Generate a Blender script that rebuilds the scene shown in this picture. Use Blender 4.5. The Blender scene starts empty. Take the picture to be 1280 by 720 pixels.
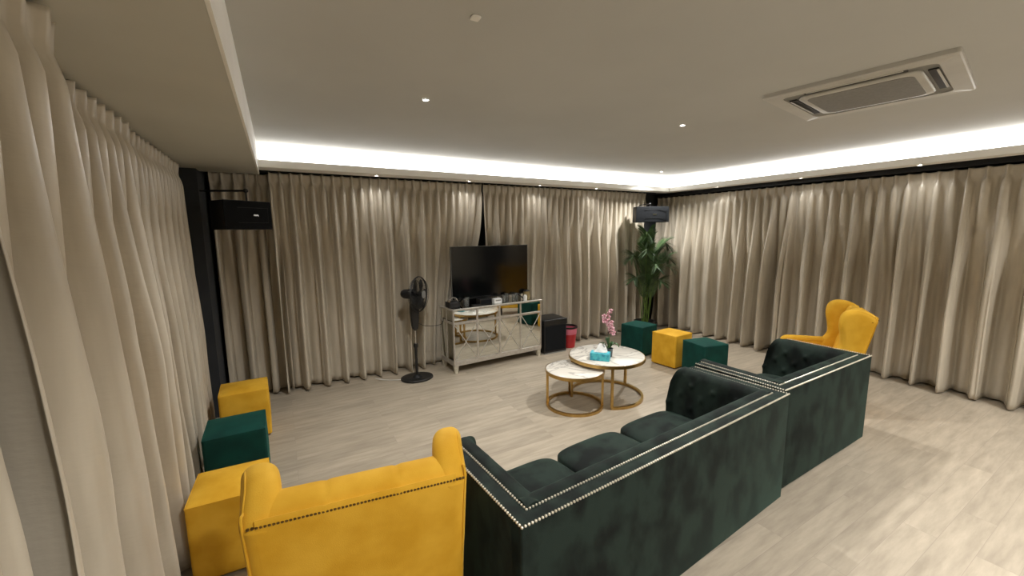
import bpy, bmesh, math, random
from math import sin, cos, pi, radians as rad, exp, sqrt
from mathutils import Vector, Matrix, noise

S = bpy.context.scene
COL = S.collection

# ------------------------------------------------------------------ camera
cam_d = bpy.data.cameras.new('camera')
cam = bpy.data.objects.new('camera', cam_d)
COL.objects.link(cam)
cam_d.sensor_width = 36
cam_d.lens = 503 * 36 / 1280
cam_d.clip_start = 0.05
cam.matrix_world = Matrix(((0.86513964, 0.07780802, -0.4954587, 0),
                           (-0.50141089, 0.11256163, -0.85785605, 0),
                           (-0.01097845, 0.99059366, 0.13639532, 1.8),
                           (0, 0, 0, 1)))
S.camera = cam

# ------------------------------------------------------------------ world, exposure, tuning
EXPOSURE = 1.6
COVE_L = 2.1            # radiance of the glowing panels standing for the lit cove wall
DOWN_W = 54.0           # watts of each ceiling downlight
LEDGE_W = 1.9           # watts of each small downlight in the cove ledge
wd = bpy.data.worlds.new('world'); S.world = wd
wd.use_nodes = True
wd.node_tree.nodes['Background'].inputs[0].default_value = (1.0, 0.93, 0.82, 1)
wd.node_tree.nodes['Background'].inputs[1].default_value = 0.02
S.view_settings.view_transform = 'Standard'
S.view_settings.look = 'None'
S.view_settings.gamma = 1
S.view_settings.exposure = EXPOSURE
S.view_settings.use_curve_mapping = False
S.cycles.use_denoising = True
S.cycles.sample_clamp_indirect = 6
S.cycles.max_bounces = 10
S.cycles.diffuse_bounces = 5
WARM = (1.0, 0.98, 0.95)
WHITE = (1.0, 0.985, 0.97)

# ------------------------------------------------------------------ materials
def lin(c):
    if isinstance(c, str):
        c = [int(c[i:i + 2], 16) / 255 for i in (0, 2, 4)]
        c = [x / 12.92 if x <= .04045 else ((x + .055) / 1.055) ** 2.4 for x in c]
    return (c[0], c[1], c[2], 1)

MATS = {}
def mat(name, col, rough=.6, metal=0, sheen=0, col2=None, nscale=8, stretch=(1, 1, 1), bump=0, bscale=60,
        spec=.5, emit=None, estr=0, trans=0, sheen_tint=None, sheen_rough=.35, detail=3, lo=.35, hi=.65, bstretch=None, aniso=0):
    if name in MATS: return MATS[name]
    m = bpy.data.materials.new(name); m.use_nodes = True
    nt = m.node_tree; N = nt.nodes; L = nt.links
    b = N['Principled BSDF']
    b.inputs['Roughness'].default_value = rough
    b.inputs['Metallic'].default_value = metal
    b.inputs['Specular IOR Level'].default_value = spec
    b.inputs['Sheen Weight'].default_value = sheen
    b.inputs['Sheen Roughness'].default_value = sheen_rough
    if sheen_tint: b.inputs['Sheen Tint'].default_value = lin(sheen_tint)
    b.inputs['Transmission Weight'].default_value = trans
    c1 = lin(col); c2 = lin(col2) if col2 else tuple([x * .85 for x in c1[:3]] + [1])
    tc = N.new('ShaderNodeTexCoord')
    mp = N.new('ShaderNodeMapping'); mp.inputs['Scale'].default_value = stretch
    L.new(tc.outputs['Object'], mp.inputs['Vector'])
    nz = N.new('ShaderNodeTexNoise'); nz.inputs['Scale'].default_value = nscale; nz.inputs['Detail'].default_value = detail
    L.new(mp.outputs['Vector'], nz.inputs['Vector'])
    cr = N.new('ShaderNodeValToRGB')
    cr.color_ramp.elements[0].position = lo; cr.color_ramp.elements[1].position = hi
    cr.color_ramp.elements[0].color = c2; cr.color_ramp.elements[1].color = c1
    L.new(nz.outputs['Fac'], cr.inputs['Fac'])
    L.new(cr.outputs['Color'], b.inputs['Base Color'])
    if bump:
        mp2 = N.new('ShaderNodeMapping'); mp2.inputs['Scale'].default_value = bstretch or stretch
        L.new(tc.outputs['Object'], mp2.inputs['Vector'])
        n2 = N.new('ShaderNodeTexNoise'); n2.inputs['Scale'].default_value = bscale; n2.inputs['Detail'].default_value = 4
        L.new(mp2.outputs['Vector'], n2.inputs['Vector'])
        bp = N.new('ShaderNodeBump'); bp.inputs['Strength'].default_value = bump; bp.inputs['Distance'].default_value = .01
        L.new(n2.outputs['Fac'], bp.inputs['Height']); L.new(bp.outputs['Normal'], b.inputs['Normal'])
    if emit:
        b.inputs['Emission Color'].default_value = (*emit, 1); b.inputs['Emission Strength'].default_value = estr
    MATS[name] = m
    return m

M_ceil = mat('ceiling_paint', 'c4c4c0', .9, col2='bfbfbb', nscale=1.2, bump=.08, bscale=4)
M_white = mat('white_plaster', 'f0eee8', .8, col2='ebe9e3', nscale=3)
M_soffit = mat('soffit_paint', 'c2c1b8', .9, col2='bebdb4', nscale=2)
M_dark = mat('charcoal_wall_paint', '34373b', .8, col2='2c2f34', nscale=3)
M_rear = mat('rear_wall_paint', 'b5ae9e', .85, col2='aba594', nscale=2)
M_curt = mat('taupe_satin', 'cbc2b1', .36, spec=.8, sheen=.2, col2='b6ad9c', nscale=14, stretch=(1, 1, .15), bump=.22, bscale=12, bstretch=(1, 1, 3), sheen_tint='e8dcc4', lo=.3, hi=.7)
M_yel = mat('mustard_velvet', 'dfae38', .75, sheen=.25, col2='cd9a24', nscale=6, bump=.12, bscale=300, spec=.2, sheen_tint='ffdf80')
M_teal = mat('teal_velvet', '0b4038', .8, sheen=.35, col2='07332d', nscale=7, bump=.12, bscale=300, spec=.2, sheen_tint='3f9a88')
M_green = mat('bottle_green_velvet', '1f2b25', .75, sheen=.14, col2='0b110f', nscale=4.5, stretch=(1.4, 1.4, .9), bump=.15, bscale=300, spec=.2, sheen_tint='7fb09c', lo=.40, hi=.58, detail=4)
M_gold = mat('brushed_gold', 'c4a468', .28, metal=1, col2='b8965a', nscale=30)
M_nail = mat('nickel_nails', 'e8e2d2', .3, metal=.6, col2='d8d0bc', nscale=40)
M_bronze = mat('bronze_nails', '7a6238', .35, metal=.8, col2='66502c', nscale=40)
M_silver = mat('champagne_silver', 'cbc6be', .38, metal=.6, col2='bcb6ad', nscale=25, bump=.1, bscale=80)
M_silverw = mat('silver_leaf_paint', 'd9d4c4', .45, metal=.35, col2='bbb5a5', nscale=25)
M_mirror = mat('mirror_glass', 'd8dad6', .03, metal=1, col2='d4d6d2', nscale=3)
M_black = mat('black_plastic', '191919', .45, col2='141414', nscale=20)
M_blackw = mat('black_wood_grain_vinyl', '1a1a1b', .55, col2='111112', nscale=30, stretch=(1, 1, 6), bump=.2, bscale=90)
M_grille = mat('black_speaker_grille', '1c1e21', .9, spec=.15, col2='131517', nscale=220, detail=0, bump=.3, bscale=300)
M_screen = mat('tv_glass', '07080a', .12, col2='060709', nscale=3, spec=.5)
M_grey = mat('grey_plastic', '8a8a86', .35, col2='82827e', nscale=5)
M_acwhite = mat('ac_white_plastic', 'c9c7c0', .4, col2='c0beb7', nscale=4)
M_acgrille = mat('ac_grille_grey', '85837e', .5, col2='7b7974', nscale=60)
M_red = mat('red_plastic', 'b5252c', .35, col2='a81f26', nscale=6)
M_pink = mat('pink_plastic', 'd9768a', .4, col2='cf6c80', nscale=6)
M_leaf = mat('palm_leaf', '4c6b3c', .55, col2='2c4524', nscale=9, sheen=.1)
M_leafd = mat('orchid_leaf', '35602a', .4, col2='264a1f', nscale=14)
M_stem = mat('palm_stem', '6d8a3c', .5, col2='4f6a2b', nscale=20)
M_petal = mat('orchid_petal', 'efccd3', .5, col2='dd97a8', nscale=60)
M_petalc = mat('orchid_lip', '9b2f55', .5, col2='842548', nscale=60)
M_cup = mat('slate_grey_cup', '5a6468', .4, col2='4d565a', nscale=12)
M_soil = mat('soil', '2b2118', .95, col2='1d1610', nscale=60, bump=.5, bscale=60)
M_tissue = mat('white_tissue', 'f1f1ee', .8, col2='e6e6e2', nscale=15)
M_aqua = mat('aqua_carton', '52c2cd', .5, col2='3a9eb8', nscale=28, detail=5, lo=.42, hi=.56)
M_pot = mat('black_pot', '1d1d1e', .5, col2='151516', nscale=10)
M_glass = mat('clear_glass', 'eef2f2', .03, col2='ecf0f0', nscale=3, trans=.95)
M_chrome = mat('chrome', 'cfcfcf', .12, metal=1, col2='c4c4c4', nscale=10)
M_amber = mat('champagne_glass', 'b5a57c', .2, col2='a6956c', nscale=10, metal=.5)
M_blue = mat('blue_plastic', '2c4f9e', .4, col2='26468e', nscale=10)
M_cable = mat('white_cable', 'd8d6d0', .5, col2='cfcdc7', nscale=10)
M_wood = mat('brown_door_wood', '7a4a2c', .45, col2='5f371f', nscale=6, stretch=(6, 6, .6))
M_coveglow = mat('cove_glow', 'ffffff', .6, emit=WHITE, estr=COVE_L)  # self-lit surface in place of the brightly washed cove wall
M_lens = mat('downlight_lens', 'ffffff', .6, emit=WHITE, estr=14)
M_lensl = mat('ledge_downlight_lens', 'ffffff', .6, emit=WHITE, estr=9)

def floor_mat():
    m = bpy.data.materials.new('vinyl_plank_floor'); m.use_nodes = True
    nt = m.node_tree; N = nt.nodes; L = nt.links; b = N['Principled BSDF']
    tc = N.new('ShaderNodeTexCoord')
    br = N.new('ShaderNodeTexBrick')
    br.offset = .37; br.offset_frequency = 2
    br.inputs['Scale'].default_value = 1
    br.inputs['Brick Width'].default_value = 1.22; br.inputs['Row Height'].default_value = .152
    br.inputs['Mortar Size'].default_value = .0012; br.inputs['Mortar Smooth'].default_value = .6
    br.inputs['Bias'].default_value = 0
    br.inputs['Color1'].default_value = (0, 0, 0, 1); br.inputs['Color2'].default_value = (1, 1, 1, 1)
    br.inputs['Mortar'].default_value = (.5, .5, .5, 1)
    L.new(tc.outputs['Object'], br.inputs['Vector'])
    # grain, shifted per plank
    mp = N.new('ShaderNodeMapping'); mp.inputs['Scale'].default_value = (1.3, 9, 1)
    L.new(tc.outputs['Object'], mp.inputs['Vector'])
    ad = N.new('ShaderNodeVectorMath'); ad.operation = 'ADD'
    sc = N.new('ShaderNodeVectorMath'); sc.operation = 'SCALE'; sc.inputs['Scale'].default_value = 13
    L.new(br.outputs['Color'], sc.inputs[0]); L.new(mp.outputs[0], ad.inputs[0]); L.new(sc.outputs[0], ad.inputs[1])
    nz = N.new('ShaderNodeTexNoise'); nz.inputs['Scale'].default_value = 2.2; nz.inputs['Detail'].default_value = 7; nz.inputs['Roughness'].default_value = .6
    L.new(ad.outputs[0], nz.inputs['Vector'])
    cr = N.new('ShaderNodeValToRGB')
    cr.color_ramp.elements[0].position = .3; cr.color_ramp.elements[1].position = .72
    cr.color_ramp.elements[0].color = lin('9c9180'); cr.color_ramp.elements[1].color = lin('b9ad9a')
    L.new(nz.outputs['Fac'], cr.inputs['Fac'])
    # plank tone
    hs = N.new('ShaderNodeMapRange'); hs.inputs['To Min'].default_value = .9; hs.inputs['To Max'].default_value = 1.07
    L.new(br.outputs['Color'], hs.inputs['Value'])
    mx = N.new('ShaderNodeVectorMath'); mx.operation = 'SCALE'
    L.new(cr.outputs['Color'], mx.inputs[0]); L.new(hs.outputs[0], mx.inputs['Scale'])
    mm = N.new('ShaderNodeMix'); mm.data_type = 'RGBA'
    L.new(br.outputs['Fac'], mm.inputs['Factor']); L.new(mx.outputs[0], mm.inputs[6]); mm.inputs[7].default_value = lin('978b7e')
    L.new(mm.outputs[2], b.inputs['Base Color'])
    b.inputs['Roughness'].default_value = .42
    b.inputs['Specular IOR Level'].default_value = .4
    bp = N.new('ShaderNodeBump'); bp.inputs['Strength'].default_value = .08; bp.inputs['Distance'].default_value = .003
    L.new(nz.outputs['Fac'], bp.inputs['Height']); L.new(bp.outputs['Normal'], b.inputs['Normal'])
    return m
M_floor = floor_mat()

def marble_mat():
    m = bpy.data.materials.new('white_marble'); m.use_nodes = True
    nt = m.node_tree; N = nt.nodes; L = nt.links; b = N['Principled BSDF']
    tc = N.new('ShaderNodeTexCoord')
    nz = N.new('ShaderNodeTexNoise'); nz.inputs['Scale'].default_value = 2.6; nz.inputs['Detail'].default_value = 8; nz.inputs['Distortion'].default_value = 1.6
    L.new(tc.outputs['Object'], nz.inputs['Vector'])
    cr = N.new('ShaderNodeValToRGB')
    e = cr.color_ramp.elements
    e[0].position = .40; e[0].color = lin('ddd8cd')
    e[1].position = .62; e[1].color = lin('e6e2d8')
    x = e.new(.49); x.color = lin('b0aca5')
    x = e.new(.46); x.color = lin('dad5ca')
    x = e.new(.53); x.color = lin('e2ddd2')
    L.new(nz.outputs['Fac'], cr.inputs['Fac']); L.new(cr.outputs['Color'], b.inputs['Base Color'])
    b.inputs['Roughness'].default_value = .18
    return m
M_marble = marble_mat()

# ------------------------------------------------------------------ helpers
def finish(bm, name, m, parent=None, smooth=True, angle=40):
    bmesh.ops.recalc_face_normals(bm, faces=bm.faces[:])
    me = bpy.data.meshes.new(name); bm.to_mesh(me); bm.free()
    if m: me.materials.append(m)
    if smooth:
        for p in me.polygons: p.use_smooth = True
        try: me.set_sharp_from_angle(angle=rad(angle))
        except Exception: pass
    o = bpy.data.objects.new(name, me); COL.objects.link(o)
    if parent: o.parent = parent
    return o

def thing(name, label, cat, loc=(0, 0, 0), rz=0, group=None):
    o = bpy.data.objects.new(name, None); COL.objects.link(o)
    o.empty_display_size = .05
    o.location = loc; o.rotation_euler = (0, 0, rz)
    o['label'] = label; o['category'] = cat
    if group: o['group'] = group
    return o

def tag(o, label, cat, group=None):
    o['label'] = label; o['category'] = cat
    if group: o['group'] = group
    return o

def struct(o):
    o['kind'] = 'structure'; return o

def box(bm, x0, x1, y0, y1, z0, z1, bev=0, seg=2, M=None):
    vs = [bm.verts.new((x, y, z)) for x in (x0, x1) for y in (y0, y1) for z in (z0, z1)]
    fs = [(0, 1, 3, 2), (4, 6, 7, 5), (0, 4, 5, 1), (2, 3, 7, 6), (0, 2, 6, 4), (1, 5, 7, 3)]
    faces = [bm.faces.new([vs[i] for i in f]) for f in fs]
    bmesh.ops.recalc_face_normals(bm, faces=faces)
    if M is not None: bmesh.ops.transform(bm, matrix=M, verts=vs)
    if bev:
        es = list({e for f in faces for e in f.edges})
        bmesh.ops.bevel(bm, geom=es, offset=bev, segments=seg, profile=.5, affect='EDGES')

def B(): return bmesh.new()

def boxo(name, m, dims, parent=None, bev=0, seg=2, smooth=True):
    bm = B(); box(bm, *dims, bev=bev, seg=seg)
    return finish(bm, name, m, parent, smooth)

def slab(bm, outline, t0, t1, axis='x', bev=.01, seg=3):
    """closed 2D outline extruded between t0 and t1 along an axis; outline in the other two axes"""
    def P(a, b, t):
        if axis == 'x': return (t, a, b)
        if axis == 'y': return (a, t, b)
        return (a, b, t)
    A = [bm.verts.new(P(a, b, t0)) for a, b in outline]
    C = [bm.verts.new(P(a, b, t1)) for a, b in outline]
    n = len(outline)
    f = [bm.faces.new(A), bm.faces.new(C[::-1])]
    for i in range(n):
        j = (i + 1) % n
        f.append(bm.faces.new((A[j], A[i], C[i], C[j])))
    bmesh.ops.recalc_face_normals(bm, faces=f)
    if bev:
        es = list(set(list(f[0].edges) + list(f[1].edges)))
        bmesh.ops.bevel(bm, geom=es, offset=bev, segments=seg, profile=.5, affect='EDGES')

def smooth_loop(pts, n=4):
    out = []; m = len(pts)
    for i in range(m):
        p0, p1, p2, p3 = [Vector(pts[(i + k) % m]) for k in (-1, 0, 1, 2)]
        for j in range(n):
            t = j / n
            out.append(tuple(.5 * ((2 * p1) + (p2 - p0) * t + (2 * p0 - 5 * p1 + 4 * p2 - p3) * t * t + (3 * p1 - p0 - 3 * p2 + p3) * t ** 3)))
    return out

def smooth_line(pts, n=5):
    pts = [Vector(p) for p in pts]; P = [2 * pts[0] - pts[1]] + pts + [2 * pts[-1] - pts[-2]]
    out = []
    for i in range(1, len(P) - 2):
        p0, p1, p2, p3 = P[i - 1:i + 3]
        for j in range(n):
            t = j / n
            out.append(.5 * ((2 * p1) + (p2 - p0) * t + (2 * p0 - 5 * p1 + 4 * p2 - p3) * t * t + (3 * p1 - p0 - 3 * p2 + p3) * t ** 3))
    out.append(pts[-1]); return out

def tube(bm, pts, r, seg=8, closed=False, r1=None):
    pts = [Vector(p) for p in pts]; n = len(pts); rings = []
    prev = None
    for i, p in enumerate(pts):
        if closed: d = pts[(i + 1) % n] - pts[i - 1]
        else: d = pts[min(i + 1, n - 1)] - pts[max(i - 1, 0)]
        d.normalize()
        if prev is None:
            u = d.orthogonal().normalized()
        else:
            u = (prev - d * prev.dot(d)).normalized()
        prev = u; w = d.cross(u)
        rr = r if r1 is None else r + (r1 - r) * i / (n - 1)
        rings.append([bm.verts.new(p + rr * (cos(a) * u + sin(a) * w)) for a in [2 * pi * k / seg for k in range(seg)]])
    for i in range(n if closed else n - 1):
        a, b = rings[i], rings[(i + 1) % n]
        if closed and i == n - 1:
            k0 = min(range(seg), key=lambda k: (b[k].co - a[0].co).length)
            b = b[k0:] + b[:k0]
        for k in range(seg):
            bm.faces.new((a[k], a[(k + 1) % seg], b[(k + 1) % seg], b[k]))
    if not closed:
        bm.faces.new(rings[0][::-1]); bm.faces.new(rings[-1])

def lathe(bm, prof, seg=24, M=None):
    """prof list of (r,z); closes at r=0 ends"""
    rings = []; new = []
    for r, z in prof:
        if r < 1e-5:
            v = bm.verts.new((0, 0, z)); rings.append([v]); new.append(v)
        else:
            ring = [bm.verts.new((r * cos(2 * pi * k / seg), r * sin(2 * pi * k / seg), z)) for k in range(seg)]
            rings.append(ring); new += ring
    for a, b in zip(rings, rings[1:]):
        for k in range(seg):
            k2 = (k + 1) % seg
            if len(a) == 1 and len(b) == 1: continue
            if len(a) == 1: bm.faces.new((a[0], b[k2], b[k]))
            elif len(b) == 1: bm.faces.new((a[k], a[k2], b[0]))
            else: bm.faces.new((a[k], a[k2], b[k2], b[k]))
    if M is not None: bmesh.ops.transform(bm, matrix=M, verts=new)

def sph(bm, c, r, sub=1, sc=(1, 1, 1)):
    M = Matrix.Translation(c) @ Matrix.Diagonal((*[r * s for s in sc], 1))
    bmesh.ops.create_icosphere(bm, subdivisions=sub, radius=1, matrix=M)

def nz(a, b=0, c=0): return noise.noise(Vector((a, b, c)))
def sst(x, a, b):
    t = min(1, max(0, (x - a) / (b - a))); return t * t * (3 - 2 * t)

def lamp(name, kind, loc, energy, color=WARM, size=.06, angle=150, blend=.8, parent=None):
    d = bpy.data.lights.new(name, kind); d.energy = energy; d.color = color
    if kind == 'SPOT':
        d.spot_size = rad(angle); d.spot_blend = blend; d.shadow_soft_size = size
    else: d.shadow_soft_size = size
    o = bpy.data.objects.new(name, d); COL.objects.link(o); o.location = loc
    if parent: o.parent = parent
    return o

# ------------------------------------------------------------------ room shell
ZC, ZL, ZS = 2.72, 2.47, 2.42      # ceiling, ledge underside, soffit underside
X0, X1, Y0, Y1 = -0.98, 6.5, -3.2, 5.42
struct(boxo('floor', M_floor, (X0 - .1, X1 + .1, Y0 - .1, Y1 + .1, -.1, 0), smooth=False))
struct(boxo('ceiling', M_ceil, (X0 - .1, X1 + .1, Y0 - .1, Y1 + .1, ZC, ZC + .1), smooth=False))
struct(boxo('wall_back', M_dark, (X0 - .1, X1 + .1, Y1, Y1 + .1, 0, ZC), smooth=False))
struct(boxo('wall_right', M_dark, (X1, X1 + .1, Y0, Y1, 0, ZC), smooth=False))
struct(boxo('wall_left', M_dark, (X0 - .1, X0, Y0, Y1, 0, ZC), smooth=False))
struct(boxo('wall_front', M_rear, (X0 - .1, X1 + .1, Y0 - .1, Y0, 0, ZC), smooth=False))
bm = B(); box(bm, X0, -.60, 4.78, Y1, 0, ZC)
struct(finish(bm, 'trim_1', M_dark, smooth=False))            # charcoal corner column
# lowered soffit over the left curtains: grey underside, pale face towards the room
bm = B(); box(bm, X0, -.118, Y0, 4.97, ZS, ZC)
struct(finish(bm, 'trim_2', M_soffit, smooth=False))
bm = B(); box(bm, -.118, -.106, Y0, 4.97, ZS - .002, ZC)
struct(finish(bm, 'trim_3', M_white, smooth=False))
# cove ledge: TV wall and right wall in one L
LY, LX = 4.80, 5.94
bm = B()
slab(bm, [(-.106, LY), (LX, LY), (LX, Y0), (LX + .17, Y0), (LX + .17, LY + .22), (-.106, LY + .22)], ZL, ZL + .075, 'z', bev=.004, seg=1)
struct(finish(bm, 'trim_4', M_white, smooth=False))
# dark header board above the right-hand curtains and behind the TV-wall ones
bm = B(); box(bm, LX + .17, X1, Y0, Y1, ZL + .02, ZL + .05); box(bm, -.6, LX + .2, LY + .22, Y1, ZL + .03, ZL + .06)
struct(finish(bm, 'trim_5', M_dark, smooth=False))
# door behind the photographer
bm = B(); box(bm, 2.6, 3.5, Y0, Y0 + .05, 0, 2.08, bev=.006, seg=1)
for (a, b_, c, d) in ((2.7, 3.4, .15, .95), (2.7, 3.4, 1.08, 1.95)):
    box(bm, a, b_, Y0 + .045, Y0 + .065, c, d, bev=.01, seg=1)
struct(finish(bm, 'door_1', M_wood, smooth=False))

# tall glowing panels standing for the LED-washed cove wall, its brightness made emissive
def glow_panel(name, dims, label):
    o = boxo(name, M_coveglow, dims, smooth=False)
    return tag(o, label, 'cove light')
glow_panel('cove_glow_panel', (-.10, LX + .17, LY + .20, LY + .22, ZL + .08, ZC - .003), 'white glowing panel standing for the lit cove wall above the curtains behind the television')
glow_panel('cove_glow_panel', (LX + .15, LX + .17, Y0 + .01, LY + .19, ZL + .08, ZC - .003), 'white glowing panel standing for the lit cove wall above the long curtains on the right wall')

# recessed downlights
def downlight(x, y, z, r, lens, w, name, label, group, size=.03, ang=140):
    t = thing(name, label, 'ceiling light', (x, y, z), 0, group)
    bm = B(); lathe(bm, [(r, -.001), (r * 1.35, -.001), (r * 1.4, -.005), (r * 1.3, -.009), (r * 1.02, -.006), (r, -.001)], 24)
    finish(bm, 'trim_ring', M_white, t)
    bm = B(); lathe(bm, [(0, -.004), (r, -.004), (r, -.001), (0, -.001)], 20)
    finish(bm, 'lens', lens, t, smooth=False)
    lamp('downlight_lamp', 'SPOT', (0, 0, -.02), w, WARM if z > 2.6 else WHITE, size, ang, .7, t)
    return t
gd = 'recessed downlights in the main ceiling'
lab = {0: 'small lit round downlight in the ceiling above the floor before the standing fan',
       1: 'small lit round downlight in the ceiling above the coffee tables, left of the air conditioner',
       2: 'small lit round downlight in the ceiling near the far corner by the plant'}
for i, (x, y) in enumerate(((.963, 2.833), (3.153, 2.439), (5.265, 4.42))):
    downlight(x, y, ZC, .017, M_lens, DOWN_W, 'downlight', lab[i], gd, .04)
for (x, y) in ((.6, -.4), (3.0, -.4), (5.2, -.4), (.9, -2.2), (3.2, -2.2), (5.2, -2.2)):  # unseen downlights added behind the camera to brighten the room
    downlight(x, y, ZC, .017, M_lens, DOWN_W * 1.5, 'downlight', 'small lit round downlight added out of view in the ceiling behind the photographer', gd, .10)
gl = 'small downlights under the cove ledge'
LD = [(1.05, 4.91, 'small lit downlight under the ledge above the curtain left of the fan'),
      (2.22, 4.93, 'small lit downlight under the ledge just left above the television'),
      (3.33, 4.93, 'small lit downlight under the ledge just right above the television'),
      (4.40, 4.93, 'small lit downlight under the ledge above the curtain left of the palm'),
      (6.03, 3.98, 'small lit downlight under the right ledge, the one nearest the far corner'),
      (6.03, 2.80, 'small lit downlight under the right ledge, middle of the three in view'),
      (6.03, 1.66, 'small lit downlight under the right ledge, nearest the right edge of the photo'),
      (6.03, .5, 'small lit downlight under the right ledge, beyond the edge of the photo')]
for x, y, l in LD:
    downlight(x, y, ZL, .018, M_lensl, LEDGE_W, 'ledge_downlight', l, gl, .03, 150)
t = tag(boxo('smoke_detector', M_white, (.79, .83, 1.67, 1.71, ZC - .012, ZC), bev=.005), 'tiny white detector dot on the ceiling at the top of the photo', 'detector')

# ------------------------------------------------------------------ curtains
def curtain(label, p0, p1, z1, z0, seed, lam=.105, top=.025, bot=.055, end0=0, end1=0, lean=0, group='taupe pleated curtains', gather=None, drift=.5, mult=.5, header=.085, push=None):
    """pleated curtain hanging from p0 to p1 (plan points, room side on the right of p0->p1 turned towards normal n)"""
    P0 = Vector((*p0, 0)); P1 = Vector((*p1, 0)); d = P1 - P0; L = d.length; d.normalize()
    n = Vector((d.y, -d.x, 0))
    ns = int(L / .0075) + 1; nv = 46
    H = z1 - z0; rows = []
    bm = B(); so = seed * 17.3
    hv = header / H
    for j in range(nv + 1):
        q = j / nv
        v = hv * (q / .12) if q < .12 else hv + (1 - hv) * ((q - .12) / .88) ** 1.15
        row = []
        for i in range(ns + 1):
            s = L * i / ns
            ph = 2 * pi * s / lam + .5 * nz(s * 3, so)
            pin = (.5 + .5 * cos(ph)) ** 4
            # heading: shallow scallops with standing pinches
            hq = min(1, v / hv)
            pin = (.5 + .5 * cos(ph)) ** (3 + 9 * hq)
            hy = top * (.25 * cos(ph) + .25 * cos(2 * ph)) * (1 - .7 * hq) + (.016 + .012 * hq) * pin - .012 * hq
            hx = .18 * lam * -sin(ph) * .4
            # neck just below the heading: folds spring outward
            w0 = sst(v, hv * .98, hv * 2.0)
            # long folds
            wl = sst(v, .06, .55)
            wan = drift * (1.3 * nz(s * .9, so + 3, v * .9) + .6 * nz(s * 2.3, so + 9, v * 1.1))
            ph2 = ph * mult + wan * sst(v, .03, .8) * 1.8
            amp = bot * (.95 + 1.2 * abs(nz(s * 2.1, so + 20, v * .5)))
            f1 = cos(ph + .25 * wan) * (top * 1.5)
            cc = cos(ph2); f2 = (cc * (1.15 - .15 * cc * cc) + .34 * cos(2 * ph2 + 1.1 + so + 1.5 * nz(s * 1.2, so + 31)) + .20 * cos(4.0 * ph2 + so * 2 + 2 * nz(s * 2, so + 35, v))) * amp
            f3 = .010 * nz(s * 9, so + 40, v * 3)+ .004 * nz(s * 26, so + 44, v * 9)
            y = (1 - w0) * hy + w0 * ((1 - wl) * f1 + (.35 * wl) * f1 + wl * f2 + f3 * sst(v, .1, .5))
            k1 = 2 * pi / lam
            x = (1 - w0) * hx + w0 * ((1 - wl) * .40 / k1 * sin(2 * ph) + wl * (.68 / (k1 * mult) * sin(2 * ph2) * (.8 + .6 * nz(s * 2, so + 60)) - amp * .25 * sin(ph2)))
            if push and push[0] < s < push[1]:
                kz = sst(v, .25, .62) * sst(s, push[0], push[0] + .1) * (1 - sst(s, push[1] - .1, push[1]))
                y = y * (1 - .6 * kz) - .07 * kz
            # free ends drawn in towards the panel centre
            dr = 0
            if end0: dr += end0 * sst(v, .02, 1) * exp(-s / .5)
            if end1: dr -= end1 * sst(v, .02, 1) * exp(-(L - s) / .5)
            y += lean * v * (1 if True else 0)
            pos = P0 + d * (s + x + dr) + n * y
            zz = z1 - v * H
            if j == nv: zz += .006 * nz(s * 6, so + 70)
            if v < hv: zz += .004 * cos(ph)
            row.append(bm.verts.new((pos.x, pos.y, zz)))
        rows.append(row)
    for a, b in zip(rows, rows[1:]):
        for i in range(ns):
            bm.faces.new((a[i], a[i + 1], b[i + 1], b[i]))
    o = finish(bm, 'curtain', M_curt, smooth=True, angle=180)
    md = o.modifiers.new('thick', 'SOLIDIFY'); md.thickness = .003
    return tag(o, label, 'curtain', group)

YC, XC, XL = 5.20, 6.27, -.66
curtain('taupe satin curtain panel behind the left wall speaker, in the dark corner', (-.56, YC + .05), (.05, YC + .05), 2.455, .02, 1, bot=.06)
curtain('wide taupe satin curtain panel between the left speaker and the television, behind the fan', (-.03, YC - .04), (2.50, YC - .04), 2.468, .02, 2, end1=.40, bot=.078, push=(1.80, 3.0))
curtain('taupe satin curtain panel from behind the television to the palm in the far corner', (2.52, YC - .04), (5.76, YC - .04), 2.468, .02, 3, end0=.06, bot=.070, push=(-1, 1.3))
curtain('taupe satin curtain panel at the far end of the right wall, beside the palm', (XC, 5.30), (XC, 2.95), 2.405, .02, 4, lam=.115, bot=.085)
curtain('taupe satin curtain panel in the middle of the right wall, behind the yellow wing chair', (XC + .02, 3.0), (XC + .02, 1.30), 2.405, .02, 5, lam=.12, bot=.088)
curtain('taupe satin curtain panel at the right edge of the photo', (XC - .02, 1.34), (XC - .02, -.9), 2.405, .02, 6, lam=.13, bot=.092)
curtain('taupe satin curtain panel on the left wall ending by the dark corner column', (XL - .03, 2.98), (XL - .03, 4.46), 2.395, .02, 7, lam=.10, bot=.042, end1=-.10, lean=.02, drift=.35)
curtain('taupe satin curtain panel on the left wall beside the green and nearest yellow poufs', (XL - .0, 1.72), (XL - .0, 2.97), 2.395, .02, 8, lam=.11, bot=.048, lean=.02, drift=.35)
curtain('taupe satin curtain panel at the upper left corner of the photo', (-.52, 1.17), (-.50, 1.70), 2.40, .02, 9, lam=.11, bot=.05, top=.026, header=.10, lean=.01)
curtain('sliver of the nearest taupe satin curtain panel in the bottom left corner of the photo', (-.50, .35), (-.50, 1.10), 2.40, .02, 10, lam=.13, bot=.04)
def track(name, dims, label):
    tag(boxo(name, M_black, dims, bev=.003, seg=1), label, 'curtain track', 'black curtain tracks')
track('curtain_track', (XC - .03, XC + .03, Y0 + .1, 5.34, 2.425, 2.485), 'black curtain track above the right wall curtains')
track('curtain_track', (-.58, 5.6, YC - .02, YC + .02, 2.475, 2.50), 'black curtain track above the curtains of the television wall')

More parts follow.
